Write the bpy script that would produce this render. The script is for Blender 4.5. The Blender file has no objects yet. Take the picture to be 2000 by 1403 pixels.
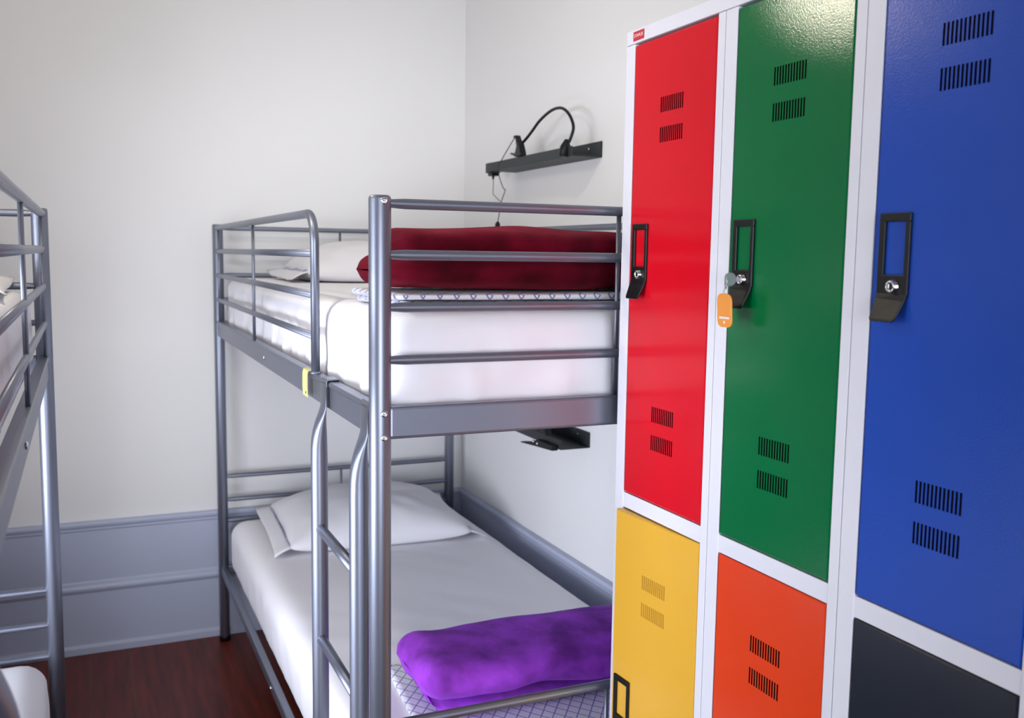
import bpy, bmesh, math, random
from mathutils import Vector, Matrix, noise
random.seed(7)
PI = math.pi
sc = bpy.context.scene
col = sc.collection

# ------------------------------------------------------------------ materials
def lin(c):
    return tuple(((v/255)/12.92 if v/255 <= .04045 else ((v/255+.055)/1.055)**2.4) for v in c)

def mat(name, rgb, rough=.5, metal=0.0, spec=.5, coat=0.0, coat_rough=.05, sheen=0.0, sheen_tint=(1,1,1), bump=0.0, bump_scale=60, vary=0.0, vary_scale=8):
    m = bpy.data.materials.new(name); m.use_nodes = True
    nt = m.node_tree; b = nt.nodes['Principled BSDF']
    c = lin(rgb) + (1,)
    b.inputs['Base Color'].default_value = c
    b.inputs['Roughness'].default_value = rough
    b.inputs['Metallic'].default_value = metal
    b.inputs['Specular IOR Level'].default_value = spec
    b.inputs['Coat Weight'].default_value = coat
    b.inputs['Coat Roughness'].default_value = coat_rough
    b.inputs['Sheen Weight'].default_value = sheen
    b.inputs['Sheen Tint'].default_value = tuple(sheen_tint)+(1,)
    tc = nt.nodes.new('ShaderNodeTexCoord')
    if bump:
        n = nt.nodes.new('ShaderNodeTexNoise'); n.inputs['Scale'].default_value = bump_scale; n.inputs['Detail'].default_value = 4
        nt.links.new(tc.outputs['Object'], n.inputs['Vector'])
        bp = nt.nodes.new('ShaderNodeBump'); bp.inputs['Strength'].default_value = bump; bp.inputs['Distance'].default_value = .004
        nt.links.new(n.outputs['Fac'], bp.inputs['Height']); nt.links.new(bp.outputs['Normal'], b.inputs['Normal'])
        if coat: nt.links.new(bp.outputs['Normal'], b.inputs['Coat Normal'])
    if vary:
        n = nt.nodes.new('ShaderNodeTexNoise'); n.inputs['Scale'].default_value = vary_scale; n.inputs['Detail'].default_value = 3
        nt.links.new(tc.outputs['Object'], n.inputs['Vector'])
        r = nt.nodes.new('ShaderNodeValToRGB')
        r.color_ramp.elements[0].position = .32; r.color_ramp.elements[1].position = .68
        r.color_ramp.elements[0].color = tuple(v*(1-vary) for v in c[:3])+(1,)
        r.color_ramp.elements[1].color = tuple(min(1, v*(1+vary)) for v in c[:3])+(1,)
        nt.links.new(n.outputs['Fac'], r.inputs['Fac']); nt.links.new(r.outputs['Color'], b.inputs['Base Color'])
    return m

M = {}
M['wall']   = mat('white wall paint', (231,230,228), .75, bump=.12, bump_scale=25)
M['ceil']   = mat('white ceiling paint', (236,235,232), .8)
M['trim']   = mat('grey blue skirting paint', (180,187,208), .35, bump=.08, bump_scale=30)
M['metal']  = mat('silver grey lacquered steel', (134,139,153), .40, metal=.82, spec=.5)
M['bolt']   = mat('bright zinc bolt', (225,228,232), .18, metal=1.0)
M['chrome'] = mat('polished chrome', (215,215,215), .12, metal=1.0)
M['frame']  = mat('pale grey locker enamel', (236,236,243), .42, spec=.25, bump=.03, bump_scale=400)
M['red']    = mat('red door enamel', (222,20,38), .15, spec=.26, bump=.02, bump_scale=350)
M['green']  = mat('green door enamel', (0,110,58), .11, spec=.36, bump=.06, bump_scale=380)
M['blue']   = mat('blue door enamel', (36,80,182), .24, spec=.22, bump=.08, bump_scale=350)
M['yellow'] = mat('yellow door enamel', (236,180,62), .15, spec=.26, bump=.02, bump_scale=350)
M['orange'] = mat('orange door enamel', (236,72,34), .15, spec=.26, bump=.02, bump_scale=350)
M['dark']   = mat('anthracite door enamel', (40,46,56), .15, spec=.26, bump=.03, bump_scale=350)
M['nickel'] = mat('dull nickel key', (176,180,182), .38, metal=.6)
M['vent']   = mat('dark vent shade', (14,12,13), .9, spec=0.0)  # darkness inside the slots, put in as colour
M['ventm']  = mat('mustard vent shade', (190,140,50), .9, spec=0.0)  # weaker slot shade of the yellow door, put in as colour
M['black']  = mat('black moulded plastic', (15,16,18), .42, spec=.3)
M['shelf']  = mat('charcoal painted steel', (46,51,53), .5, spec=.3)
M['sheet']  = mat('white cotton sheet', (246,245,249), .9, spec=.2, bump=.25, bump_scale=14)
M['case']   = mat('white pillowcase cotton', (238,237,240), .9, spec=.2, bump=.2, bump_scale=18)
M['piping'] = mat('pale blue piping', (150,158,205), .8)
M['maroon'] = mat('maroon plush fleece', (86,6,25), .95, spec=.1, sheen=.35, sheen_tint=lin((190,60,80)), bump=.5, bump_scale=30, vary=.65, vary_scale=9)
M['purple'] = mat('purple plush fleece', (144,60,188), .95, spec=.1, sheen=.35, sheen_tint=lin((170,110,220)), bump=.5, bump_scale=30, vary=.45, vary_scale=11)
M['tagy']   = mat('pale yellow plastic tag', (226,222,140), .5)
M['ink']    = mat('dark ink', (70,70,60), .7)
M['tago']   = mat('orange key tag plastic', (250,160,62), .3)
M['white']  = mat('white print', (245,243,240), .5)
M['sticker']= mat('red sticker', (206,30,48), .4)
M['slat']   = mat('pale wood bed base', (176,160,138), .7)
M['winframe'] = mat('white window paint', (232,232,228), .45)

def glass_mat():
    m = bpy.data.materials.new('window glass'); m.use_nodes = True; nt = m.node_tree
    for n in list(nt.nodes): nt.nodes.remove(n)
    o = nt.nodes.new('ShaderNodeOutputMaterial'); mx = nt.nodes.new('ShaderNodeMixShader')
    t = nt.nodes.new('ShaderNodeBsdfTransparent'); g = nt.nodes.new('ShaderNodeBsdfGlossy'); g.inputs['Roughness'].default_value = .02
    mx.inputs[0].default_value = .08
    nt.links.new(t.outputs[0], mx.inputs[1]); nt.links.new(g.outputs[0], mx.inputs[2]); nt.links.new(mx.outputs[0], o.inputs[0])
    return m
M['glass'] = glass_mat()

def emit_mat(name, rgb, s):
    m = bpy.data.materials.new(name); m.use_nodes = True; b = m.node_tree.nodes['Principled BSDF']
    b.inputs['Base Color'].default_value = lin(rgb)+(1,)
    b.inputs['Emission Color'].default_value = lin(rgb)+(1,); b.inputs['Emission Strength'].default_value = s
    return m
M['globe'] = emit_mat('glowing opal glass', (255,242,220), 62.0)

def floor_mat():
    m = bpy.data.materials.new('red brown floorboards'); m.use_nodes = True; nt = m.node_tree; b = nt.nodes['Principled BSDF']
    tc = nt.nodes.new('ShaderNodeTexCoord'); mp = nt.nodes.new('ShaderNodeMapping')
    mp.inputs['Rotation'].default_value = (0,0,PI/2); mp.inputs['Location'].default_value = (0,.075,0)
    nt.links.new(tc.outputs['Object'], mp.inputs['Vector'])
    br = nt.nodes.new('ShaderNodeTexBrick'); br.inputs['Scale'].default_value = 1
    br.inputs['Brick Width'].default_value = 2.4; br.inputs['Row Height'].default_value = .135; br.inputs['Mortar Size'].default_value = .0022
    br.inputs['Color1'].default_value = lin((124,52,30))+(1,); br.inputs['Color2'].default_value = lin((98,40,27))+(1,); br.inputs['Mortar'].default_value = lin((96,62,48))+(1,)
    nt.links.new(mp.outputs['Vector'], br.inputs['Vector'])
    mp2 = nt.nodes.new('ShaderNodeMapping'); mp2.inputs['Scale'].default_value = (14,1.2,1); nt.links.new(tc.outputs['Object'], mp2.inputs['Vector'])
    n = nt.nodes.new('ShaderNodeTexNoise'); n.inputs['Scale'].default_value = 3; n.inputs['Detail'].default_value = 6; nt.links.new(mp2.outputs['Vector'], n.inputs['Vector'])
    r = nt.nodes.new('ShaderNodeValToRGB'); r.color_ramp.elements[0].color = (.55,.5,.5,1); r.color_ramp.elements[1].color = (1.25,1.1,1.0,1)
    r.color_ramp.elements[0].position = .3; r.color_ramp.elements[1].position = .7
    nt.links.new(n.outputs['Fac'], r.inputs['Fac'])
    mx = nt.nodes.new('ShaderNodeMix'); mx.data_type = 'RGBA'; mx.blend_type = 'MULTIPLY'; mx.inputs[0].default_value = 1
    nt.links.new(br.outputs['Color'], mx.inputs[6]); nt.links.new(r.outputs['Color'], mx.inputs[7]); nt.links.new(mx.outputs[2], b.inputs['Base Color'])
    b.inputs['Roughness'].default_value = .36; b.inputs['Specular IOR Level'].default_value = .3
    bp = nt.nodes.new('ShaderNodeBump'); bp.inputs['Strength'].default_value = .15; bp.inputs['Distance'].default_value = .003
    nt.links.new(n.outputs['Fac'], bp.inputs['Height']); nt.links.new(bp.outputs['Normal'], b.inputs['Normal'])
    return m
M['floor'] = floor_mat()

def lattice_mat():
    # white cotton with a printed lattice of thin blue lines (object space diagonals)
    m = bpy.data.materials.new('white cotton with blue lattice'); m.use_nodes = True; nt = m.node_tree; b = nt.nodes['Principled BSDF']
    tc = nt.nodes.new('ShaderNodeTexCoord'); sp = nt.nodes.new('ShaderNodeSeparateXYZ'); nt.links.new(tc.outputs['Object'], sp.inputs[0])
    def math_(op, a, bb=None):
        n = nt.nodes.new('ShaderNodeMath'); n.operation = op
        for i, v in enumerate((a, bb)):
            if v is None: continue
            if isinstance(v, (int, float)): n.inputs[i].default_value = v
            else: nt.links.new(v, n.inputs[i])
        return n.outputs[0]
    yz = math_('SUBTRACT', sp.outputs['Y'], sp.outputs['Z'])
    yz = math_('MULTIPLY', yz, 1.0)
    masks = []
    for sgn in (1, -1):
        q = math_('ADD', sp.outputs['X'], math_('MULTIPLY', yz, .75*sgn))
        q = math_('DIVIDE', q, .032)
        f = math_('FRACT', q); f = math_('ABSOLUTE', math_('SUBTRACT', f, .5))
        masks.append(math_('LESS_THAN', f, .055))
    k = math_('MAXIMUM', masks[0], masks[1])
    mx = nt.nodes.new('ShaderNodeMix'); mx.data_type = 'RGBA'
    mx.inputs[6].default_value = lin((233,233,238))+(1,); mx.inputs[7].default_value = lin((128,140,186))+(1,)
    nt.links.new(k, mx.inputs[0]); nt.links.new(mx.outputs[2], b.inputs['Base Color'])
    b.inputs['Roughness'].default_value = .9
    return m
M['lattice'] = lattice_mat()

# ------------------------------------------------------------------ mesh helpers
class MB:
    def __init__(s): s.v = []; s.f = []; s.sm = []
    def add(s, vs, fs, smooth=False):
        o = len(s.v); s.v += [tuple(v) for v in vs]
        for f in fs: s.f.append(tuple(i+o for i in f)); s.sm.append(smooth)
    def box(s, x0, x1, y0, y1, z0, z1):
        x0,x1 = min(x0,x1),max(x0,x1)
        vs = [(x,y,z) for x in (x0,x1) for y in (y0,y1) for z in (z0,z1)]
        s.add(vs, [(0,1,3,2),(4,6,7,5),(0,4,5,1),(2,3,7,6),(0,2,6,4),(1,5,7,3)])
    def loft(s, rings, caps=True, smooth=True):
        n = len(rings[0]); vs = [p for r in rings for p in r]; fs = []
        for i in range(len(rings)-1):
            for j in range(n):
                fs.append((i*n+j, i*n+(j+1)%n, (i+1)*n+(j+1)%n, (i+1)*n+j))
        s.add(vs, fs, smooth)
        if caps:
            o = len(s.v)-len(vs)
            s.f.append(tuple(o+j for j in reversed(range(n)))); s.sm.append(False)
            s.f.append(tuple(o+(len(rings)-1)*n+j for j in range(n))); s.sm.append(False)
    def tube(s, pts, r, seg=16, caps=True, flat=None):
        pts = [Vector(p) for p in pts]; n = len(pts)
        rs = r if isinstance(r, (list, tuple)) else [r]*n
        T = []
        for i in range(n):
            t = (pts[min(i+1,n-1)]-pts[max(i-1,0)]).normalized(); T.append(t)
        up = Vector((0,0,1)) if abs(T[0].z) < .9 else Vector((1,0,0))
        u = T[0].cross(up).normalized(); rings = []
        for i in range(n):
            u = (u - T[i]*u.dot(T[i])).normalized(); w = u.cross(T[i])
            rr = rs[i]; a, b = (rr if isinstance(rr, (list, tuple)) else (rr, rr))
            rings.append([pts[i]+u*(a*math.cos(2*PI*k/seg))+w*(b*math.sin(2*PI*k/seg)) for k in range(seg)])
        s.loft(rings, caps)
    def lathe(s, c, axis, prof, seg=20):
        # prof: (distance along axis, radius)
        a = Vector(axis).normalized(); u = a.orthogonal().normalized(); w = a.cross(u); c = Vector(c)
        s.loft([[c+a*d+u*(r*math.cos(2*PI*k/seg))+w*(r*math.sin(2*PI*k/seg)) for k in range(seg)] for d, r in prof])
    def prism(s, poly, fn, t0, t1):
        # poly in 2D, fn(u,v,t) -> 3D ; extrusion from t0 to t1
        n = len(poly); vs = [fn(u,v,t0) for u,v in poly]+[fn(u,v,t1) for u,v in poly]
        s.add(vs, [tuple(reversed(range(n))), tuple(range(n,2*n))]+[(i,(i+1)%n,n+(i+1)%n,n+i) for i in range(n)])
    def build(s, name, m, parent=None, bevel=0, bseg=2, base=None, smooth=None, recalc=True):
        me = bpy.data.meshes.new(name); base = Vector(base) if base is not None else (Vector(parent['_o']) if parent is not None and '_o' in parent else Vector((0,0,0)))
        me.from_pydata([Vector(v)-base for v in s.v], [], s.f)
        for p, k in zip(me.polygons, s.sm): p.use_smooth = k if smooth is None else smooth
        if recalc:
            bm = bmesh.new(); bm.from_mesh(me); bmesh.ops.recalc_face_normals(bm, faces=bm.faces); bm.to_mesh(me); bm.free()
        me.materials.append(m); o = bpy.data.objects.new(name, me); col.objects.link(o)
        if parent is not None: o.parent = parent
        o['_o'] = tuple(base)
        if parent is None: o.location = base
        if bevel:
            b = o.modifiers.new('Bevel', 'BEVEL'); b.width = bevel; b.segments = bseg; b.limit_method = 'ANGLE'; b.angle_limit = math.radians(35)
        return o

def tag(o, label, cat, group=None):
    o['label'] = label; o['category'] = cat
    if group: o['group'] = group
    return o
def thing(name, label, cat, loc, group=None):
    o = bpy.data.objects.new(name, None); o.empty_display_size = .1; col.objects.link(o); o.location = loc; o['_o'] = tuple(loc)
    return tag(o, label, cat, group)
def struct(o): o['kind'] = 'structure'; return o
def smoothstep(a, b, x):
    t = max(0, min(1, (x-a)/(b-a))); return t*t*(3-2*t)
def nz(x, y, z): return noise.noise(Vector((x, y, z)))
def arc_fillet(p0, p1, p2, r, n=8):
    p0, p1, p2 = map(Vector, (p0,p1,p2)); a = (p0-p1).normalized(); b = (p2-p1).normalized()
    ang = a.angle(b); d = r/math.tan(ang/2); c = p1+(a+b).normalized()*(r/math.sin(ang/2)); s = p1+a*d; e = p1+b*d
    out = []
    for i in range(n+1):
        t = i/n; th = (PI-ang)*t; u = (s-c); w = (e-c)-u*((e-c).dot(u)/u.dot(u)); w = w.normalized()*r; out.append(c+u*math.cos(th)+w*math.sin(th))
    return out
def spline(pts, n=10):
    P = [Vector(p) for p in pts]; P = [P[0]*2-P[1]]+P+[P[-1]*2-P[-2]]; out = []
    for i in range(1, len(P)-2):
        for k in range(n):
            t = k/n; a,b,c,d = P[i-1],P[i],P[i+1],P[i+2]
            out.append(.5*((2*b)+(c-a)*t+(2*a-5*b+4*c-d)*t*t+(3*b-a-3*c+d)*t**3))
    out.append(P[-2]); return out

# ------------------------------------------------------------------ room shell
XW, YW = 1.0045, 2.225            # right wall, back wall
XL, YF, ZC = -1.62, -3.6, 3.15    # left wall, front wall, ceiling
def slab(name, a, m):
    b = MB(); b.box(*a); return struct(b.build(name, m))
slab('floor', (XL-.1, XW+.1, YF-.1, YW+.1, -.1, 0), M['floor'])
slab('ceiling', (XL-.1, XW+.1, YF-.1, YW+.1, ZC, ZC+.1), M['ceil'])
slab('wall_back', (XL-.1, XW+.1, YW, YW+.1, 0, ZC), M['wall'])
slab('wall_right', (XW, XW+.1, YF-.1, YW, 0, ZC), M['wall'])
b = MB()
LY0, LY1, LZ0, LZ1 = -.55, .85, .22, 1.85  # opening added for side light, sized by the light it lets in
b.box(XL-.1, XL, YF-.1, LY0, 0, ZC); b.box(XL-.1, XL, LY1, YW, 0, ZC); b.box(XL-.1, XL, LY0, LY1, 0, LZ0); b.box(XL-.1, XL, LY0, LY1, LZ1, ZC)
struct(b.build('wall_left', M['wall']))
b = MB()
for y in (LY0, (LY0+LY1)/2-.03, LY1-.06): b.box(XL-.08, XL-.02, y, y+.06, LZ0, LZ1)
for z in (LZ0, 1.1, LZ1-.06): b.box(XL-.075, XL-.025, LY0, LY1, z, z+.06)
w2 = struct(b.build('added_side_window', M['winframe'], bevel=.004))  # unseen window, added to bring light into the lower bunk
b = MB(); b.box(XL-.052, XL-.048, LY0+.03, LY1-.03, LZ0+.03, LZ1-.03); b.build('pane', M['glass'], w2)
# front wall with a window opening
WX0, WX1, WZ0, WZ1 = -1.35, .45, .12, 2.45
b = MB()
b.box(XL, WX0, YF-.1, YF, 0, ZC); b.box(WX1, XW, YF-.1, YF, 0, ZC)
b.box(WX0, WX1, YF-.1, YF, 0, WZ0); b.box(WX0, WX1, YF-.1, YF, WZ1, ZC)
struct(b.build('wall_front', M['wall']))
b = MB()
for x in (WX0, (WX0+WX1)/2-.03, WX1-.06): b.box(x, x+.06, YF-.08, YF-.02, WZ0, WZ1)
for z in (WZ0, 1.95, WZ1-.06): b.box(WX0, WX1, YF-.075, YF-.025, z, z+.06)
w = struct(b.build('window_1', M['winframe'], bevel=.004))
b = MB(); b.box(WX0+.03, WX1-.03, YF-.052, YF-.048, WZ0+.03, WZ1-.03); b.build('pane', M['glass'], w)
# tall painted skirting with mouldings : profile (offset from wall, z)
prof = [(0,0),(.022,0),(.022,.026),(.017,.031),(.013,.034),(.013,.232),(.018,.238),(.022,.246),(.022,.254),(.017,.260),(.016,.272),(.013,.278),
        (.013,.466),(.017,.472),(.017,.480),(.023,.486),(.025,.494),(.022,.502),(.0,.504)]
def skirting(name, fn, t0, t1):
    b = MB(); b.prism(prof, fn, t0, t1); return struct(b.build(name, M['trim'], bevel=.0015))
skirting('baseboard_back', lambda u,v,t: (t, YW-u, v), XL, XW-.0)
skirting('baseboard_right', lambda u,v,t: (XW-u, t, v), YF, YW-.026)
skirting('baseboard_left', lambda u,v,t: (XL+u, t, v), LY1+.05, YW-.026)

# ------------------------------------------------------------------ bunk beds
W, L, R = .92, 2.155, .019
ZR = (1.587, 1.501, 1.412, 1.322); ZBT, ZBB = 1.2424, 1.1855
def bolt(p, axis, parent, r=.0062):
    b = MB(); b.lathe(p, axis, [(0,r),(.002,r),(.0036,r*.75),(.0040,r*.45),(.0022,r*.40),(.0022,.0001)], 16); return b.build('bolt', M['bolt'], parent)
def flat_end(p0, p1, r, axis_len=.03, squash=.8):
    # a rail whose ends are pressed flat before they meet the post
    p0, p1 = Vector(p0), Vector(p1); d = (p1-p0); l = d.length; d.normalize()
    P = [p0, p0+d*.004, p0+d*axis_len*.6, p0+d*axis_len, p1-d*axis_len, p1-d*axis_len*.6, p1-d*.004, p1]
    q = [(r, r*squash)]*2+[(r, r*.92), (r, r), (r, r), (r, r*.92)]+[(r, r*squash)]*2
    return P, q

def bunk_bed(name, label, s, ox, oy, bolts=True):
    """s=+1: aisle side at local x=0 and the bed runs to +x ; s=-1: mirrored."""
    t = thing(name, label, 'bunk bed', (ox, oy, 0), 'grey metal bunk beds')
    X = lambda x: ox+s*x
    Y = lambda y: oy+y
    met = M['metal']
    def P(x,y,z): return (X(x),Y(y),z)
    # posts
    for i, (px, py) in enumerate(((0,0),(0,L),(W,0),(W,L))):
        b = MB(); b.lathe(P(px,py,0), (0,0,1), [(0,R*.9),(.002,R),(1.594,R),(1.598,R*.94),(1.600,R*.8)], 28)
        po = b.build('post', met, t)
        yy = -1 if py == 0 else 1
        if bolts and py == 0:
            for z in (1.590, 1.233, 1.192): bolt(P(px+.002*(1 if px==0 else -1), py+yy*(R-.0006), z), (0,yy,0), po)
        b = MB(); b.lathe(P(px,py,0), (0,0,1), [(0,R+.002),(.018,R+.002),(.022,R+.0005)], 24); f = b.build('foot_cap', M['black'], po); 
    # ends
    for py, zA in ((0,.667),(L,.647)):
        for z in ZR:
            b = MB(); p, q = flat_end(P(R*.7,py,z), P(W-R*.7,py,z), .0088); b.tube(p, q, 16); b.build('end_rail', met, t)
        b = MB(); b.box(X(R*.7), X(W-R*.7), Y(py)-.010, Y(py)+.010, ZBB, ZBT); b.build('end_board', met, t, bevel=.006, bseg=3)
        b = MB(); b.tube([P(W/2,py,ZBT-.004), P(W/2,py,ZR[0])], .0045, 12); b.build('end_upright', met, t)
        for z in (zA, .556, .474):
            b = MB(); p, q = flat_end(P(R*.7,py,z), P(W-R*.7,py,z), .0088); b.tube(p, q, 16); b.build('lower_end_rail', met, t)
        b = MB(); b.tube([P(W/2,py,.474), P(W/2,py,zA)], .0045, 12); b.build('lower_end_upright', met, t)
        b = MB(); b.box(X(R*.7), X(W-R*.7), Y(py)-.009, Y(py)+.009, .262, .296); b.build('lower_end_bar', met, t, bevel=.004)
    # side boards and lower side bars
    for px, o in ((0,-1),(W,1)):
        xf = px+o*.011
        b = MB()
        pr = [(0,ZBB),(.006,ZBB),(.008,ZBB+.002),(.008,ZBT-.012),(.011,ZBT-.008),(.011,ZBT-.002),(.009,ZBT),(-.012,ZBT),(-.014,ZBT-.003),(0,ZBT-.003)]
        b.prism([(u*o+px,v) for u,v in pr], lambda u,v,tt: P(u,tt,v), R*.6, L-R*.6)
        sb = b.build('side_board', met, t, bevel=.001)
        if o < 0:
            for yb in (1.115,): bolt(P(px-.0085,yb,1.212), (-s,0,0), sb, .006)
        b = MB(); b.box(X(px-.011), X(px+.011), Y(R*.6), Y(L-R*.6), .265, .297); lb = b.build('lower_side_bar', met, t, bevel=.004)
        if o < 0: bolt(P(px-.0115,1.06,.281), (-s,0,0), lb, .006)
    # guard rails : aisle side stops short of the ladder, wall side runs full length
    for px, o, yf in ((0,-1,.485),(W,1,.10)):
        xg = px+o*.004
        g0, g1, g2 = P(xg,L-.012,ZR[0]), P(xg,yf,ZR[0]), P(xg,yf,ZBT+.002)
        b = MB(); b.tube([g0]+arc_fillet(g0, g1, g2, .065, 10)+[g2], .0096, 18); b.build('guard_tube', met, t)
        for z in ZR[1:]:
            b = MB(); b.tube([P(xg,yf+.004,z), P(xg,L-.012,z)], (.0062,.0084), 16) if False else b.tube([P(xg,yf+.004,z), P(xg,L-.012,z)], [(.0062,.0084)]*2, 16)
            b.build('guard_bar', met, t)
        for y in (1.309, 2.10):
            b = MB(); b.tube([P(xg,y,ZBT-.002), P(xg,y,ZR[0])], .0046, 12); b.build('guard_upright', met, t)
        b = MB(); b.lathe(P(xg,yf,ZBT-.001), (0,0,1), [(0,.0125),(.004,.0125),(.006,.010)], 16); b.build('guard_socket', met, t)
    # bed bases
    for z in (1.190, .269):
        b = MB(); b.box(X(.05), X(W-.05), Y(.05), Y(L-.05), z-.004, z+.008); b.build('bed_base', M['metal'], t)
    # ladder
    lad = [(.36,-.0255),(.045,-.0255)]
    for yl, xl in lad:
        b = MB(); rings = []
        for x, z, rx, ry in ((xl-.004,.0,.0172,.0172),(xl,.55,.0172,.0172),(xl,1.08,.0172,.0172),(xl,1.105,.0169,.0176),(xl+.0006,1.125,.0158,.0185),(xl+.0018,1.142,.0138,.0199),(xl+.0034,1.156,.0112,.0216),(xl+.0055,1.168,.0084,.0231),(xl+.0078,1.179,.0056,.0243),(xl+.0098,1.190,.0030,.025),(xl+.010,1.238,.0022,.025)):
            rings.append([P(x+rx*math.cos(2*PI*k/24), yl+ry*math.sin(2*PI*k/24), z) for k in range(24)])
        b.loft(rings)
        lr = b.build('ladder_rail', met, t)
        b = MB(); hook = [(xl+.0098,1.232),(xl+.010,1.243),(xl+.014,1.2475),(xl+.022,1.2475),(xl+.036,1.2475),(xl+.0405,1.244),(xl+.041,1.225)]
        hook2 = [(x + (.0022 if i < 2 else 0) - (.0022 if i > 4 else 0), z-(.0022 if 1<i<6 else 0)) for i,(x,z) in enumerate(hook)]
        b.prism(hook+hook2[::-1], lambda u,v,tt: P(u,tt,v), yl-.024, yl+.024); b.build('hook', met, lr)
    for z in (.936,.700,.464,.228):
        b = MB(); b.tube([P(-.0255,.045+.012,z), P(-.0255,.36-.012,z)], .0105, 18); b.build('rung', met, t)
    return t

bed_r = bunk_bed('bunk_bed', 'grey metal bunk bed beside the lockers, maroon blanket above and purple one below', 1, 0, 0)
LBX, LBY = -.5515, 1.04
bed_l = bunk_bed('bunk_bed', 'grey metal bunk bed cut off by the left edge of the photo', -1, LBX, LBY-L, bolts=False)

# ------------------------------------------------------------------ soft goods
def grid_box(lo, hi, r, step, disp):
    """closed rounded box as a fine mesh; disp(p, n) -> offset vector"""
    bm = bmesh.new(); lo, hi = Vector(lo), Vector(hi); sz = hi-lo; c = (lo+hi)/2; h = sz/2
    N = [max(3, int(round(sz[i]/step[i]))) for i in range(3)]
    def face(ax, sgn):
        a, bb = [i for i in range(3) if i != ax]; g = []
        for i in range(N[a]+1):
            row = []
            for j in range(N[bb]+1):
                p = [0,0,0]; p[ax] = sgn*h[ax]
                p[a] = -h[a]+2*h[a]*i/N[a]; p[bb] = -h[bb]+2*h[bb]*j/N[bb]
                row.append(bm.verts.new(p))
            g.append(row)
        for i in range(N[a]):
            for j in range(N[bb]): bm.faces.new((g[i][j],g[i+1][j],g[i+1][j+1],g[i][j+1]))
    for ax in range(3):
        for sgn in (-1,1): face(ax, sgn)
    bmesh.ops.remove_doubles(bm, verts=bm.verts, dist=1e-5)
    inner = Vector([max(0, h[i]-r) for i in range(3)])
    for v in bm.verts:
        q = Vector([max(-inner[i], min(inner[i], v.co[i])) for i in range(3)]); d = v.co-q
        # remap the corner strip so the vertices spread along the arc
        n = d.normalized() if d.length > 1e-9 else Vector((0,0,0))
        v.co = q+n*r+c
        v.co += disp(v.co, n)
    bmesh.ops.recalc_face_normals(bm, faces=bm.faces)
    return bm
def bm_obj(bm, name, m, parent=None, base=(0,0,0)):
    base = Vector(base) if parent is None else Vector(parent['_o'])
    for v in bm.verts: v.co -= base
    for f in bm.faces: f.smooth = True
    me = bpy.data.meshes.new(name); bm.to_mesh(me); bm.free(); me.materials.append(m)
    o = bpy.data.objects.new(name, me); col.objects.link(o); o['_o'] = tuple(base)
    if parent is None: o.location = base
    else: o.parent = parent
    return o

def mattress(lo, hi, label, seed, r=.045, amp=.004):
    z0, z1 = lo[2], hi[2]
    def disp(p, n):
        x, y, z = p; k = (z-z0)/(z1-z0)
        d = Vector((0,0,0))
        side = 1-abs(n.z)
        # vertical drag folds on the sides, stronger towards the hem and corners
        near = min(abs(x-lo[0]), abs(x-hi[0]))+min(abs(y-lo[1]), abs(y-hi[1]))
        corner = math.exp(-near/.16)
        s = (x+y)
        f = nz(s*9+(1-k)*1.5+seed, k*1.2, seed)*.6+nz(s*24+seed, k*2.2+s*3, seed+5)*.55
        d += n*side*(amp*1.2*f*(.5+1.0*(1-k))+.006*corner*nz(s*30, k*3, seed+9))
        # taut diagonal creases and gentle waviness on the top
        if n.z > .2:
            d += Vector((0,0,1))*(min(amp,.0045)*.55*nz(x*3+seed, y*2.2, 1)+min(amp,.0045)*.35*nz((x+y)*11, (x-y)*2.5, seed))
        # soft crown
        if n.z < -.3: d = Vector((0,0,0))
        return d
    o = bm_obj(grid_box(lo, hi, r, (.02,.022,.016), disp), 'mattress', M['sheet'], None, ((lo[0]+hi[0])/2, (lo[1]+hi[1])/2, lo[2]))
    return tag(o, label, 'mattress', 'mattresses in white fitted sheets')

def bx(s, ox, oy, x0, x1, y0, y1, z0, z1):
    a, b_ = ox+s*x0, ox+s*x1
    return (min(a,b_), oy+y0, z0), (max(a,b_), oy+y1, z1)
mattress(*bx(1,0,0,.022,.898,.022,L-.022,1.204,1.402), 'upper mattress in white sheet under the maroon blanket', 1.3, amp=.013)
mattress(*bx(1,0,0,.018,.902,.022,L-.024,.280,.486), 'lower mattress in white sheet under the purple blanket', 4.1, r=.06, amp=.006)
mattress(*bx(-1,LBX,LBY-L,.022,.898,.022,L-.022,1.204,1.402), 'upper mattress in white sheet on the bunk at the left edge', 7.7)
mattress(*bx(-1,LBX,LBY-L,.018,.902,.022,L-.022,.280,.486), 'lower mattress in white sheet at the bottom left corner of the photo', 9.2, r=.06)

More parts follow.
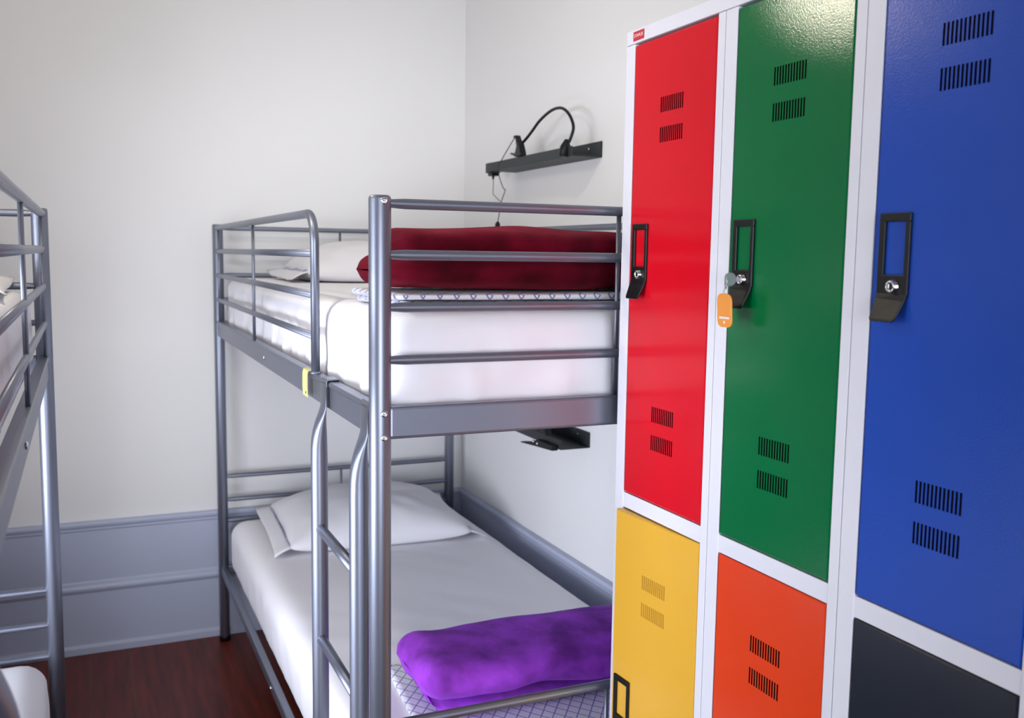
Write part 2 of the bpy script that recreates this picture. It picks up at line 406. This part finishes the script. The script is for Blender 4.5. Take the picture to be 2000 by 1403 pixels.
def pillow(label, loc, rz=0, a=.32, bb=.275, h=.135, seed=0):
    """pillow lying flat, local x = length, flanges at both short ends"""
    t = thing('pillow', label, 'pillow', loc, 'white pillows on the bunks'); t.rotation_euler = (0,0,rz)
    n, m = 44, 36; fl = .045; ai = a-fl
    def top(u, v):
        e = (1-abs(u)**2.6)*(1-abs(v)**2.6); e = max(0, e)**.5
        pin = 1-.06*(1-abs(u))*abs(v)**4 
        wob = .012*nz(u*2.2+seed, v*2.0, seed)+.006*nz(u*5+seed, v*5, seed+3)
        x = u*ai*(1-.03*(1-v*v)*abs(u)**3); y = v*bb*(1-.05*(1-u*u)*abs(v)**3)
        return x, y, e, wob
    v_, f_ = [], []
    b = MB()
    for side in (0,1):
        vs = []
        for i in range(n+1):
            for j in range(m+1):
                u = math.sin((i/n-.5)*PI)*.35+(2*i/n-1)*.65; w = math.sin((j/m-.5)*PI)*.35+(2*j/m-1)*.65
                x,y,e,wob = top(u,w)
                edge = .020+.012*abs(u)**6
                if side: z = edge+(h-.02)*e+wob*e
                else: z = edge-(edge-.001)*min(1,e*2.2)
                vs.append((x,y,z))
        fs = []
        for i in range(n):
            for j in range(m): fs.append((i*(m+1)+j,(i+1)*(m+1)+j,(i+1)*(m+1)+j+1,i*(m+1)+j+1))
        b.add(vs, fs, True)
    me_o = b.build('cushion', M['case'], t, base=(0,0,0))
    bm = bmesh.new(); bm.from_mesh(me_o.data); bmesh.ops.remove_doubles(bm, verts=bm.verts, dist=1e-5); bmesh.ops.recalc_face_normals(bm, faces=bm.faces); bm.to_mesh(me_o.data); bm.free()
    for sx in (-1,1):
        b = MB(); vs = []; fs = []; k = 20; q = 6
        for th in (0,1):
            for i in range(q+1):
                for j in range(k+1):
                    w = -1+2*j/k; s_ = i/q
                    x = sx*(ai*.985+s_*fl*(1.0+.25*abs(w)**3)); y = w*bb*(1.0+.02*s_)
                    z = .031-.026*s_**1.5*(1-.75*abs(w)**6*(1 if w>0 else .1))+.006*s_*nz(w*3+seed, sx, seed)+(.003 if th else 0)
                    vs.append((x,y,z))
        o_ = (q+1)*(k+1)
        for i in range(q):
            for j in range(k):
                a0 = i*(k+1)+j; fs += [(a0,a0+k+1,a0+k+2,a0+1), (o_+a0,o_+a0+1,o_+a0+k+2,o_+a0+k+1)]
        for j in range(k): fs += [(j,j+1,o_+j+1,o_+j), (q*(k+1)+j,o_+q*(k+1)+j,o_+q*(k+1)+j+1,q*(k+1)+j+1)]
        for i in range(q): fs += [(i*(k+1),o_+i*(k+1),o_+(i+1)*(k+1),(i+1)*(k+1)), (i*(k+1)+k,(i+1)*(k+1)+k,o_+(i+1)*(k+1)+k,o_+i*(k+1)+k)]
        b.add(vs, fs, True); fo = b.build('flange', M['case'], t, base=(0,0,0))
        b = MB(); b.tube([(sx*(ai*.99+.002), -bb*.97+2*bb*.97*j/16, .036+.004*math.cos(j)) for j in range(17)], .0013, 8)
        pp = b.build('piping', M['piping'], t, base=(0,0,0)); pp['label'] = 'pale blue piping along the flange'
    return t
pillow('white pillow with drooping flange on the upper bunk beside the maroon blanket', (.485, 1.80, 1.406), math.radians(-2), seed=2.0)
pillow('plump white pillow with blue piped flange on the lower bunk', (.475, 1.83, .490), math.radians(-3), a=.365, bb=.29, h=.145, seed=5.0)
pillow('white pillow on the upper bunk at the left edge of the photo', (LBX-.40, LBY-.30, 1.407), math.radians(2), a=.345, bb=.27, seed=8.0)

def roll(b, x0, x1, y0, y1, z0, z1, seed, nx=60, ns=44, end=.05, pw=2.6, tilt=0.0, amp=.006, flatb=True):
    """soft folded slab along x with a superelliptic section"""
    rings = []
    for i in range(nx+1):
        t = i/nx; x = x0+(x1-x0)*t; de = min(x-x0, x1-x)
        k = 1 if de >= end else math.sqrt(max(1e-4, 1-(1-de/end)**2)); k = max(k, .02)
        cy, cz = (y0+y1)/2+tilt*(x-x0), (z0+z1)/2; ry, rz = (y1-y0)/2, (z1-z0)/2
        ring = []
        for j in range(ns):
            a = 2*PI*j/ns; c, s = math.cos(a), math.sin(a)
            yy = math.copysign(abs(c)**(2/pw), c)*ry*(.55+.45*k); zz = math.copysign(abs(s)**(2/pw), s)*rz*k
            d = amp*(nz(x*7+seed, yy*9, zz*9+seed)+.35*nz(x*13+seed, yy*16, zz*16))
            dd = .6*amp*nz(x*4, a, seed)
            p = Vector((x, cy+yy+d*c*1.6+dd*.5, cz+zz+d*s*1.4+dd*.4))
            if flatb and p.z < z0+.001: p.z = z0+.001
            ring.append(p)
        rings.append(ring)
    b.loft(rings)

# purple blanket, folded over itself, lying on the lattice coverlet
b = MB()
roll(b, .212, .885, .275, .50, .497, .545, 3.1, end=.03, tilt=.01, amp=.005)
roll(b, .176, .888, .262, .538, .537, .634, 8.4, end=.06, tilt=-.055, amp=.0085, flatb=False)
o = b.build('blanket', M['purple'], base=(.52,.3,.5)); tag(o, 'folded purple plush blanket on the lower bunk', 'blanket', 'folded plush blankets')
# maroon blanket, two plump folds
b = MB()
roll(b, .035, .885, .075, .345, 1.436, 1.507, 12.0, end=.05, amp=.006)
roll(b, .060, .886, .080, .335, 1.486, 1.555, 21.0, end=.045, amp=.006, flatb=False)
o = b.build('blanket', M['maroon'], base=(.47,.2,1.43)); tag(o, 'folded maroon plush blanket on the upper bunk behind the end rails', 'blanket', 'folded plush blankets')

# lattice coverlets
b = MB()
roll(b, .050, .890, .060, .40, 1.4045, 1.419, 31.0, end=.008, pw=5, amp=.0012)
roll(b, .040, .892, .055, .405, 1.4185, 1.433, 35.0, end=.008, pw=5, amp=.0014, flatb=False)
o = b.build('coverlet', M['lattice'], base=(.48,.23,1.404)); tag(o, 'folded white coverlet with blue lattice under the maroon blanket', 'coverlet', 'blue lattice coverlets')
# lower coverlet: lies on the mattress foot and hangs down over its end
b = MB(); rows = []
path = [(.62,.4885),(.55,.4895),(.40,.4895),(.25,.4895),(.12,.4895),(.075,.488),(.045,.479),(.024,.462),(.013,.44),(.0115,.40),(.0115,.36),(.012,.325)]
path = spline([(0,y,z) for y,z in path], 5); n = 46
for th in (0,.004):
    for i, p in enumerate(path):
        for j in range(n+1):
            x = .150+.735*j/n; k = i/len(path)
            w = .0018*nz(x*9, p.y*8, p.z*8)
            nrm = Vector((0,0,1)) if p.y > .1 else (Vector((0,-.7,.7)) if p.z > .455 else Vector((0,-.35,0)))
            x2 = x+.08*max(0,p.y-.1)*(1-j/n)
            rows.append(Vector((x2, p.y, p.z))+nrm*(th+abs(w)))
np_ = len(path); off = np_*(n+1); fs = []
for i in range(np_-1):
    for j in range(n):
        a = i*(n+1)+j; fs += [(a,a+1,a+n+2,a+n+1), (off+a,off+a+n+1,off+a+n+2,off+a+1)]
for j in range(n): fs += [(j,off+j,off+j+1,j+1), ((np_-1)*(n+1)+j,(np_-1)*(n+1)+j+1,off+(np_-1)*(n+1)+j+1,off+(np_-1)*(n+1)+j)]
for i in range(np_-1): fs += [(i*(n+1),(i+1)*(n+1),off+(i+1)*(n+1),off+i*(n+1)), (i*(n+1)+n,off+i*(n+1)+n,off+(i+1)*(n+1)+n,(i+1)*(n+1)+n)]
b.add(rows, fs, True)
o = b.build('coverlet', M['lattice'], base=(.5,.3,.488)); tag(o, 'white coverlet with blue lattice spread under the purple blanket', 'coverlet', 'blue lattice coverlets')

# yellow tag folded over the side board
b = MB()
pth = [(-.0205,1.190),(-.0215,1.21),(-.0212,1.24),(-.019,1.2475),(-.014,1.2495),(-.008,1.2485)]
pth2 = [(x+(.0012 if x < -.0185 else 0), z-(.0012 if x >= -.0185 else 0)) for x, z in pth]
b.prism(pth+pth2[::-1], lambda u,v,t: (u,t,v), .492, .540)
o = b.build('bed_tag', M['tagy'], base=(-.02,.5,1.25)); tag(o, 'small yellow tag folded over the side board of the bunk', 'tag')
b = MB(); b.lathe((-.0214,.505,1.199), (-1,0,0), [(0,.003),(.0006,.003)], 12); b.build('printed_mark', M['ink'], o)

# ------------------------------------------------------------------ wall shelves and reading lamps
def shelf(label, y0, y1, z0):
    t = thing('wall_shelf', label, 'shelf', (XW, (y0+y1)/2, z0), 'charcoal ledge shelves on the right wall')
    x0 = XW-.102
    b = MB(); b.box(XW-.006, XW-.0005, y0, y1, z0, z0+.050); bp = b.build('back_plate', M['shelf'], t, bevel=.001)
    for y in (y0+.075, y1-.075):
        b = MB(); b.lathe((XW-.006, y, z0+.032), (-1,0,0), [(0,.004),(.0015,.004),(.0022,.002)], 12); b.build('screw', M['bolt'], bp)
    b = MB(); b.box(x0, XW-.006, y0, y1, z0, z0+.005); b.build('ledge', M['shelf'], t, bevel=.001)
    b = MB(); b.box(x0-.004, x0, y0, y1, z0, z0+.030); b.build('front_lip', M['shelf'], t, bevel=.001)
    return t
shelf('charcoal ledge shelf on the right wall above the upper bunk', 1.05, 1.70, 1.803)
shelf('black ledge shelf on the right wall under the upper bunk', 1.085, 1.735, .893)

def clamp(b, y, z, x=XW-.105):
    # spring clip gripping the front lip
    b.prism([(-.028,0),(.030,0),(.022,.018),(.006,.046),(-.006,.048),(-.012,.03)], lambda u,v,t: (t, y-u, z+v), x-.011, x+.011)
    b.prism([(-.012,.034),(-.004,.050),(-.022,.072),(-.040,.070),(-.034,.062),(-.022,.060)], lambda u,v,t: (t, y-u, z+v), x-.010, x+.010)
    b.prism([(-.064,.012),(-.020,.001),(.0,.001),(-.02,.008),(-.062,.017)], lambda u,v,t: (t, y-u, z+v), x-.010, x+.010)
xl_ = XW-.085
t = thing('reading_lamp', 'black gooseneck clip lamp arching over the upper shelf', 'lamp', (XW-.1, 1.42, 1.83), 'black clip-on reading lamps')
b = MB(); clamp(b, 1.43, 1.834); b.build('clip', M['black'], t, bevel=.002)
b = MB(); b.tube(spline([(XW-.095,1.468,1.868),(xl_-.003,1.425,1.890),(xl_,1.380,1.913),(xl_,1.320,1.941),(xl_,1.235,1.962),(xl_,1.165,1.960),(xl_,1.112,1.934),(xl_,1.082,1.893),(xl_-.01,1.083,1.855),(xl_-.016,1.088,1.842)], 8), .0048, 12); b.build('gooseneck', M['black'], t)
b = MB(); b.lathe((xl_-.018,1.0905,1.856), (-.12,.03,-1), [(0,.0055),(.008,.0095),(.022,.0165),(.032,.0180),(.052,.0175),(.054,.014)], 20); b.build('lamp_head', M['black'], t)
xc = XW-.115
cord = spline([(xc+.004,1.466,1.897),(xc-.004,1.495,1.868),(xc-.004,1.545,1.838),(xc-.006,1.583,1.805),(xc+.02,1.625,1.772),(xc+.03,1.615,1.738),(xc+.03,1.600,1.731),(XW-.07,1.668,1.692),(XW-.06,1.715,1.640),(XW-.055,1.735,1.618)], 7)
cord2 = spline([(XW-.075,1.735,1.795),(XW-.075,1.733,1.765),(XW-.072,1.742,1.727),(XW-.070,1.735,1.720),(XW-.07,1.675,1.694),(XW-.067,1.668,1.688)], 7)
b = MB(); b.tube(cord, .0016, 8); b.tube(cord2, .0013, 8); b.build('cord', M['shelf'], t)
b = MB(); b.lathe((XW-.055,1.733,1.622), (0,.18,-1), [(-.004,.002),(0,.006),(.006,.0095),(.020,.0095),(.026,.006)], 14); b.build('inline_switch', M['black'], t)
b = MB(); b.box(XW-.100, XW-.058, 1.704, 1.752, 1.800, 1.836); ad = b.build('adapter', M['shelf'], t, bevel=.004)
b = MB(); b.box(XW-.090, XW-.060, 1.712, 1.748, 1.790, 1.801); b.lathe((XW-.075,1.735,1.794), (0,0,-1), [(0,.006),(.016,.003)], 10); b.build('plug', M['black'], ad)

t = thing('reading_lamp', 'black clip lamp on the shelf under the upper bunk', 'lamp', (XW-.1, 1.2, .92), 'black clip-on reading lamps')
b = MB(); clamp(b, 1.20, .924); b.build('clip', M['black'], t, bevel=.002)
b = MB(); b.tube(spline([(XW-.105,1.19,.955),(XW-.08,1.20,1.0),(XW-.07,1.24,1.04),(XW-.07,1.30,1.05),(XW-.07,1.35,1.02),(XW-.075,1.37,.97),(XW-.08,1.37,.955)], 8), .0042, 12); b.build('gooseneck', M['black'], t)
b = MB(); b.lathe((XW-.08,1.37,.962), (0,0,-1), [(0,.0045),(.008,.008),(.022,.0145),(.046,.0150),(.048,.012)], 20); b.build('lamp_head', M['black'], t)
b = MB(); b.prism([(1.345,.872),(1.340,.876),(1.255,.890),(1.215,.905),(1.10,.905),(1.10,.889),(1.235,.880)], lambda u,v,tt: (tt,u,v), XW-.128, XW-.107); jl = b.build('clip_jaw', M['black'], t, bevel=.002)
for yy, zz in ((1.235,.896),(1.205,.894)):
    b = MB(); b.lathe((XW-.128,yy,zz), (-1,0,0), [(0,.005),(.003,.005),(.005,.003)], 12); b.build('rivet', M['bolt'], jl)

# ------------------------------------------------------------------ lockers
XF = .4435; PITCH = .2935; YA = -.040; ZT = 1.901; ZB = .165
LX1 = XF+.50
DW = .2415; D0 = -.0715
ZD1T, ZD1B, ZD2T, ZD2B = 1.872, 1.0735, 1.0415, .243
YE = YA-3*PITCH
lk = thing('locker_bank', 'tall pale grey steel locker unit with six coloured doors', 'lockers', (XF+.25, (YA+YE)/2, 0))
fr = M['frame']
b = MB()
b.box(XF+.001, LX1, YA-.0012, YA, ZB, ZT-.02); b.box(XF+.001, LX1, YE, YE+.0012, ZB, ZT-.02)      # sides
b.box(LX1-.001, LX1, YE, YA, ZB, ZT); b.box(XF+.001, LX1, YE, YA, ZB, ZB+.001)                  # back, bottom
for k in (1,2): b.box(XF+.02, LX1, YA-k*PITCH-.001, YA-k*PITCH+.001, ZB, ZT)
b.box(XF+.02, LX1, YE, YA, (ZD1B+ZD2T)/2-.001, (ZD1B+ZD2T)/2+.001)
b.build('carcass', fr, lk)
b = MB(); b.box(XF, LX1, YE, YA, ZD1T+.0045, ZT); b.build('top_rail', fr, lk, bevel=.0015)
b = MB(); b.box(XF, XF+.02, YE, YA, ZB, ZD2B-.003); b.build('bottom_rail', fr, lk, bevel=.001)
b = MB(); b.box(XF+.03, LX1-.03, YE+.02, YA-.02, 0, ZB); b.build('plinth', M['black'], lk)
# stiles: one pair per column, the seams between columns stay visible
for k in range(3):
    ya = YA-k*PITCH; d0 = D0-k*PITCH
    b = MB(); b.box(XF, XF+.02, d0+.0016, ya-(.0006 if k else 0), ZB, ZD1T+.0036); b.build('stile', fr, lk, bevel=.0012)
    b = MB(); b.box(XF, XF+.02, ya-PITCH+(.0006 if k < 2 else 0), d0-DW-.0016, ZB, ZD1T+.0036); b.build('stile', fr, lk, bevel=.0012)
    b = MB(); b.box(XF+.0006, XF+.02, d0-DW-.003, d0+.003, ZD2T+.002, ZD1B-.002); b.build('cross_rail', fr, lk, bevel=.0008)
    # recess stop behind each door gap
    b = MB(); b.box(XF+.012, XF+.020, d0-DW-.01, d0+.01, ZD2B-.006, ZD1T+.0046); b.build('door_stop', M['black'], lk)

def door(colour, k, zt, zb, label, ajar=0.0):
    """door local frame: origin at the hinge (right) edge, local y 0..DW towards the handle side, x<0 outwards"""
    b = MB(); H = zt-zb
    n = 12; p = .0058; sw = .0035; yc = DW/2+.0002; y0 = yc-(n*p)/2
    ys = [0.0022]
    for i in range(n): ys += [y0+i*p+(p-sw)/2, y0+i*p+(p+sw)/2]
    ys.append(DW-.0022)
    zs = [0.0022]; grp = [(H-.705,H-.678),(H-.655,H-.628),(H-.1755,H-.150),(H-.1255,H-.100)]
    for g in grp: zs += list(g)
    zs.append(H-.0022)
    T = .0003; vid = {}; vs = []; fs = []
    def V(x,y,z):
        key = (round(x,5),round(y,6),round(z,6))
        if key not in vid: vid[key] = len(vs); vs.append((x,y,z))
        return vid[key]
    for i in range(len(ys)-1):
        for j in range(len(zs)-1):
            a = (ys[i],zs[j]); c = (ys[i+1],zs[j+1]); slot = i % 2 == 1 and j % 2 == 1
            if not slot: fs.append((V(0,a[0],a[1]),V(0,c[0],a[1]),V(0,c[0],c[1]),V(0,a[0],c[1])))
            else:
                q = [(a[0],a[1]),(c[0],a[1]),(c[0],c[1]),(a[0],c[1])]
                for m_ in range(4):
                    u, w = q[m_], q[(m_+1)%4]; fs.append((V(0,*u),V(0,*w),V(T,*w),V(T,*u)))
    # rolled edges, sides and back
    o = [(.0022,.0022),(DW-.0022,.0022),(DW-.0022,H-.0022),(.0022,H-.0022)]; e = [(0,0),(DW,0),(DW,H),(0,H)]
    def edge_pts(m_):
        if m_ == 0: return [(y,.0022) for y in ys]
        if m_ == 1: return [(DW-.0022,z) for z in zs]
        if m_ == 2: return [(y,H-.0022) for y in ys[::-1]]
        return [(.0022,z) for z in zs[::-1]]
    for m_ in range(4):
        u, w = e[m_], e[(m_+1)%4]
        pts = edge_pts(m_)
        for aa, cc in zip(pts[:-1], pts[1:]):
            def push(q):
                if m_ == 0: return (q[0],0)
                if m_ == 1: return (DW,q[1])
                if m_ == 2: return (q[0],H)
                return (0,q[1])
            fs.append((V(0,*aa),V(.0016,*push(aa)),V(.0016,*push(cc)),V(0,*cc)))
            fs.append((V(.0016,*push(aa)),V(.017,*push(aa)),V(.017,*push(cc)),V(.0016,*push(cc))))
        corner = [(.0022,.0022),(DW-.0022,.0022),(DW-.0022,H-.0022),(.0022,H-.0022)][m_]
        cx_, cz_ = corner; ex, ez = e[m_]
        fs.append((V(0,cx_,cz_),V(.0016,ex,cz_),V(.0016,ex,ez),V(.0016,cx_,ez)))
        fs.append((V(.0016,ex,cz_),V(.017,ex,cz_),V(.017,ex,ez),V(.0016,ex,ez)))
        fs.append((V(.0016,cx_,ez),V(.0016,ex,ez),V(.017,ex,ez),V(.017,cx_,ez)))
    fs.append((V(.017,0,0),V(.017,0,H),V(.017,DW,H),V(.017,DW,0)))
    b.add(vs, fs)
    base = Vector((XF, D0-k*PITCH-DW, zb))
    me_o = b.build('door', M[colour], None, base=(0,0,0), recalc=True)
    me_o.parent = lk; me_o.location = base-Vector(lk.location); me_o.rotation_euler = (0,0,ajar); me_o['_o'] = (0,0,0); me_o['label'] = label
    b = MB()
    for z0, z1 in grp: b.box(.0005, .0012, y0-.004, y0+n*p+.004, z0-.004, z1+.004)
    b.build('vent_shade', M['ventm'] if colour == 'yellow' else M['vent'], me_o, base=(0,0,0))  # sheets just behind the slots stand in for the shade inside
    # handle: black plate with an open label window, bent pull below the lock
    zh = H-.311; yh = DW-.0110       # top outer corner
    def F(u,v,t): return (-t, yh-u, zh+v)
    b = MB()
    b.prism([(0,0),(.0485,0),(.0485,-.0105),(0,-.0105)], F, .0002, .0040)
    b.prism([(0,-.010),(.0092,-.010),(.0092,-.076),(0,-.076)], F, .0002, .0040)
    b.prism([(.0415,-.010),(.0485,-.010),(.0485,-.076),(.0415,-.076)], F, .0002, .0040)
    b.prism([(0,-.0745),(.0485,-.0745),(.0485,-.098),(.047,-.103),(.0,-.103)], F, .0002, .0040)
    # bent pull : swings outwards as it drops
    vs = []
    for th in (0,.0032):
        for (u,v,t) in ((.0,-.096,.0005),(.0483,-.096,.0005),(.0465,-.106,.0025),(.0,-.103,.0025),(.042,-.128,.0115),(.001,-.128,.0115),(.038,-.1315,.0125),(.004,-.1315,.0125)):
            vs.append(F(u,v,t+th))
    fs = [(0,1,2,3),(3,2,4,5),(5,4,6,7)]; full = list(fs)+[tuple(i+8 for i in f[::-1]) for f in fs]
    loop = [0,1,2,4,6,7,5,3]
    for a,c in zip(loop, loop[1:]+loop[:1]): full.append((a,c,c+8,a+8))
    b.add(vs, full)
    ho = b.build('handle', M['black'], me_o, bevel=.0012, base=(0,0,0)); ho['label'] = 'black handle plate with open label window'
    b = MB(); c = F(.0275,-.0885,.0039)
    b.lathe(c, (-1,0,0), [(0,.0088),(.0012,.0088),(.002,.0078),(.0052,.0076),(.0062,.0066),(.0062,.0050),(.0055,.0048),(.0055,.0001)], 24)
    lo = b.build('lock', M['chrome'], me_o, base=(0,0,0)); lo['label'] = 'chrome cylinder lock'
    b = MB(); b.box(c[0]-.0060, c[0]-.0054, c[1]-.0007, c[1]+.0007, c[2]-.003, c[2]+.003); b.build('keyway', M['black'], me_o, base=(0,0,0))
    return me_o
door('red', 0, ZD1T, ZD1B, 'red door'); door('green', 1, ZD1T, ZD1B, 'green door'); door('blue', 2, ZD1T, ZD1B, 'blue door')
door('yellow', 0, ZD2T, ZD2B, 'yellow door standing slightly open', math.radians(3.6)); door('orange', 1, ZD2T, ZD2B, 'orange door'); door('dark', 2, ZD2T, ZD2B, 'anthracite door')
# maker's sticker on the top rail
b = MB(); b.box(XF-.0008, XF-.0001, -.099, -.064, 1.8805, 1.8965); stk = b.build('sticker', M['sticker'], lk); stk['label'] = 'small red sticker with white lettering'
cu = bpy.data.curves.new('lettering', 'FONT'); cu.body = 'STAPLES'; cu.size = .0085; cu.align_x = 'CENTER'; cu.align_y = 'CENTER'; cu.extrude = .0001
tmp = bpy.data.objects.new('lettering_curve', cu); col.objects.link(tmp); bpy.context.view_layer.update()
me = bpy.data.meshes.new_from_object(tmp.evaluated_get(bpy.context.evaluated_depsgraph_get())); bpy.data.objects.remove(tmp)
xs = [v.co.x for v in me.vertices]; k = .029/(max(xs)-min(xs))
mtx = Matrix(((0,0,-1,XF-.0010),(-1,0,0,-.0815),(0,1,0,1.8888),(0,0,0,1)))
for v in me.vertices: v.co = (mtx @ Vector((v.co.x*k, v.co.y*k, v.co.z)))-Vector(lk.location)
me.materials.clear(); me.materials.append(M['white']); to = bpy.data.objects.new('lettering', me); col.objects.link(to); to.parent = stk

# key in the green door's lock, with split ring and orange tag
kx = XF-.0100; ky = D0-PITCH-.0110-.0275; kz = ZD1T-.311-.0885
key = thing('key', 'key with orange tag hanging from the lock of the green door', 'key', (kx, ky, kz))
b = MB(); b.box(kx-.006, kx+.004, ky-.0009, ky+.0009, kz-.003, kz+.003)
b.lathe((kx-.0155,ky-.0011,kz), (0,1,0), [(0,.0085),(.0003,.0105),(.0019,.0105),(.0022,.0085)], 24); b.build('key_bow', M['nickel'], key)
b = MB(); rc = Vector((kx-.0225, ky+.001, kz-.003)); b.tube([rc+Vector((.0035*math.sin(a), .0075*math.sin(a)*1.0, .0105*math.cos(a))) for a in [2*PI*i/28 for i in range(29)]], .0009, 8, caps=False); b.build('split_ring', M['nickel'], key)
b = MB(); b.tube(spline([(rc.x,rc.y+.001,rc.z-.010),(rc.x-.002,rc.y+.002,rc.z-.015),(rc.x-.001,rc.y+.001,rc.z-.021)],5), .0012, 8); b.build('tag_link', M['nickel'], key)
tw, thh = .0178, .050; tc_ = (rc.x-.001, rc.y+.001, rc.z-.018)
pts = []
for (cx_, cz_, a0) in ((tw-.011,-.011,0),(-tw+.011,-.011,90),(-tw+.010,-thh+.010,180),(tw-.010,-thh+.010,270)):
    for i in range(7): a = math.radians(a0+15*i); r = .011 if cz_ == -.011 else .010; pts.append((cx_+r*math.cos(a), cz_+r*math.sin(a)))
b = MB(); b.prism(pts, lambda u,v,t: (tc_[0]+t-.06*v, tc_[1]+u*.97, tc_[2]+v), -.0014, .0014); kt = b.build('key_tag', M['tago'], key, bevel=.0006); kt['label'] = 'orange plastic tag'
b = MB()
for i in range(8): b.box(tc_[0]-.0018+.06*.036, tc_[0]-.0012+.06*.036, tc_[1]-.012+i*.003, tc_[1]-.012+i*.003+.0027, tc_[2]-.0375, tc_[2]-.0345)
b.build('printed_line', M['white'], kt)
b = MB(); b.lathe((tc_[0]-.0014+.06*.043, tc_[1], tc_[2]-.0425), (-1,0,0), [(0,.0022),(.0004,.0022)], 14); b.build('eyelet', M['frame'], kt)

# ------------------------------------------------------------------ globe lamp (seen as a glow mirrored in the green door)
g = thing('globe_lamp', 'glowing cream globe lamp mirrored at the top of the green door', 'lamp', (-.47, .46, ZC))
gc = Vector((-.47, .46, 2.19)); GR = .07
b = MB(); b.lathe(gc, (0,0,1), [(-GR*math.cos(PI*i/16), max(.0005,GR*math.sin(PI*i/16))) for i in range(17)], 28); b.build('globe', M['globe'], g)
b = MB(); b.tube([gc+Vector((0,0,GR-.002)), (gc.x,gc.y,ZC-.03)], .004, 10); b.build('flex', M['black'], g)
b = MB(); b.lathe((gc.x,gc.y,ZC), (0,0,-1), [(0,.05),(.015,.05),(.03,.012)], 20); b.build('ceiling_rose', M['winframe'], g)

# ------------------------------------------------------------------ lights
def look(o, tgt):
    d = Vector(tgt)-o.location; o.rotation_euler = d.to_track_quat('-Z','Y').to_euler()
def area(name, loc, tgt, sx, sy, e, rgb, spread=180):
    l = bpy.data.lights.new(name, 'AREA'); l.shape = 'RECTANGLE'; l.size = sx; l.size_y = sy; l.energy = e; l.color = rgb; l.spread = math.radians(spread)
    o = bpy.data.objects.new(name, l); col.objects.link(o); o.location = loc; look(o, tgt); return o
def spot(name, loc, tgt, e, rgb, ang, blend, r):
    l = bpy.data.lights.new(name, 'SPOT'); l.energy = e; l.color = rgb; l.spot_size = math.radians(ang); l.spot_blend = blend; l.shadow_soft_size = r
    o = bpy.data.objects.new(name, l); col.objects.link(o); o.location = loc; look(o, tgt); return o
area('window_daylight', ((WX0+WX1)/2, YF+.03, (WZ0+WZ1)/2), (.45, 1.5, 1.2), WX1-WX0-.1, WZ1-WZ0-.1, 9.0, (.87,.90,1.0), 38)
area('added_side_light', (XL+.03, (LY0+LY1)/2, (LZ0+LZ1)/2), (XL+2, (LY0+LY1)/2+.62, (LZ0+LZ1)/2), LY1-LY0-.1, LZ1-LZ0-.1, 37, (.83,.87,1.0), 98)  # added fill from the left for lower bunk and locker doors
spot('ceiling_spot', (-.30, -.35, 3.0), (.55, 1.75, 1.35), 42, (1.0,.98,.95), 60, 1.0, .07)

w = bpy.data.worlds.new('World'); sc.world = w; w.use_nodes = True
w.node_tree.nodes['Background'].inputs[0].default_value = (.75,.85,1,1); w.node_tree.nodes['Background'].inputs[1].default_value = 1.0

# ------------------------------------------------------------------ camera
cam = bpy.data.cameras.new('Camera'); co = bpy.data.objects.new('Camera', cam); col.objects.link(co)
yaw, pitch, rl = .4176, -.1084, .0141
fw = Vector((math.sin(yaw)*math.cos(pitch), math.cos(yaw)*math.cos(pitch), math.sin(pitch)))
rt = Vector((math.cos(yaw), -math.sin(yaw), 0)); up = rt.cross(fw)
r2 = rt*math.cos(rl)+up*math.sin(rl); u2 = -rt*math.sin(rl)+up*math.cos(rl)
mw = Matrix.Identity(4)
for i in range(3): mw[i][0] = r2[i]; mw[i][1] = u2[i]; mw[i][2] = -fw[i]; 
mw[0][3], mw[1][3], mw[2][3] = -.4543, -1.5777, 1.5048
co.matrix_world = mw
cam.sensor_width = 36; cam.lens = 1878.99/2000*36; cam.clip_start = .02
cam.dof.use_dof = True; cam.dof.focus_distance = 1.70; cam.dof.aperture_fstop = 6.3
sc.camera = co

for o in list(bpy.data.objects):
    if '_o' in o: del o['_o']
sc.view_settings.view_transform = 'Standard'; sc.view_settings.look = 'None'; sc.view_settings.gamma = 1; sc.view_settings.exposure = 0
sc.view_settings.use_curve_mapping = False
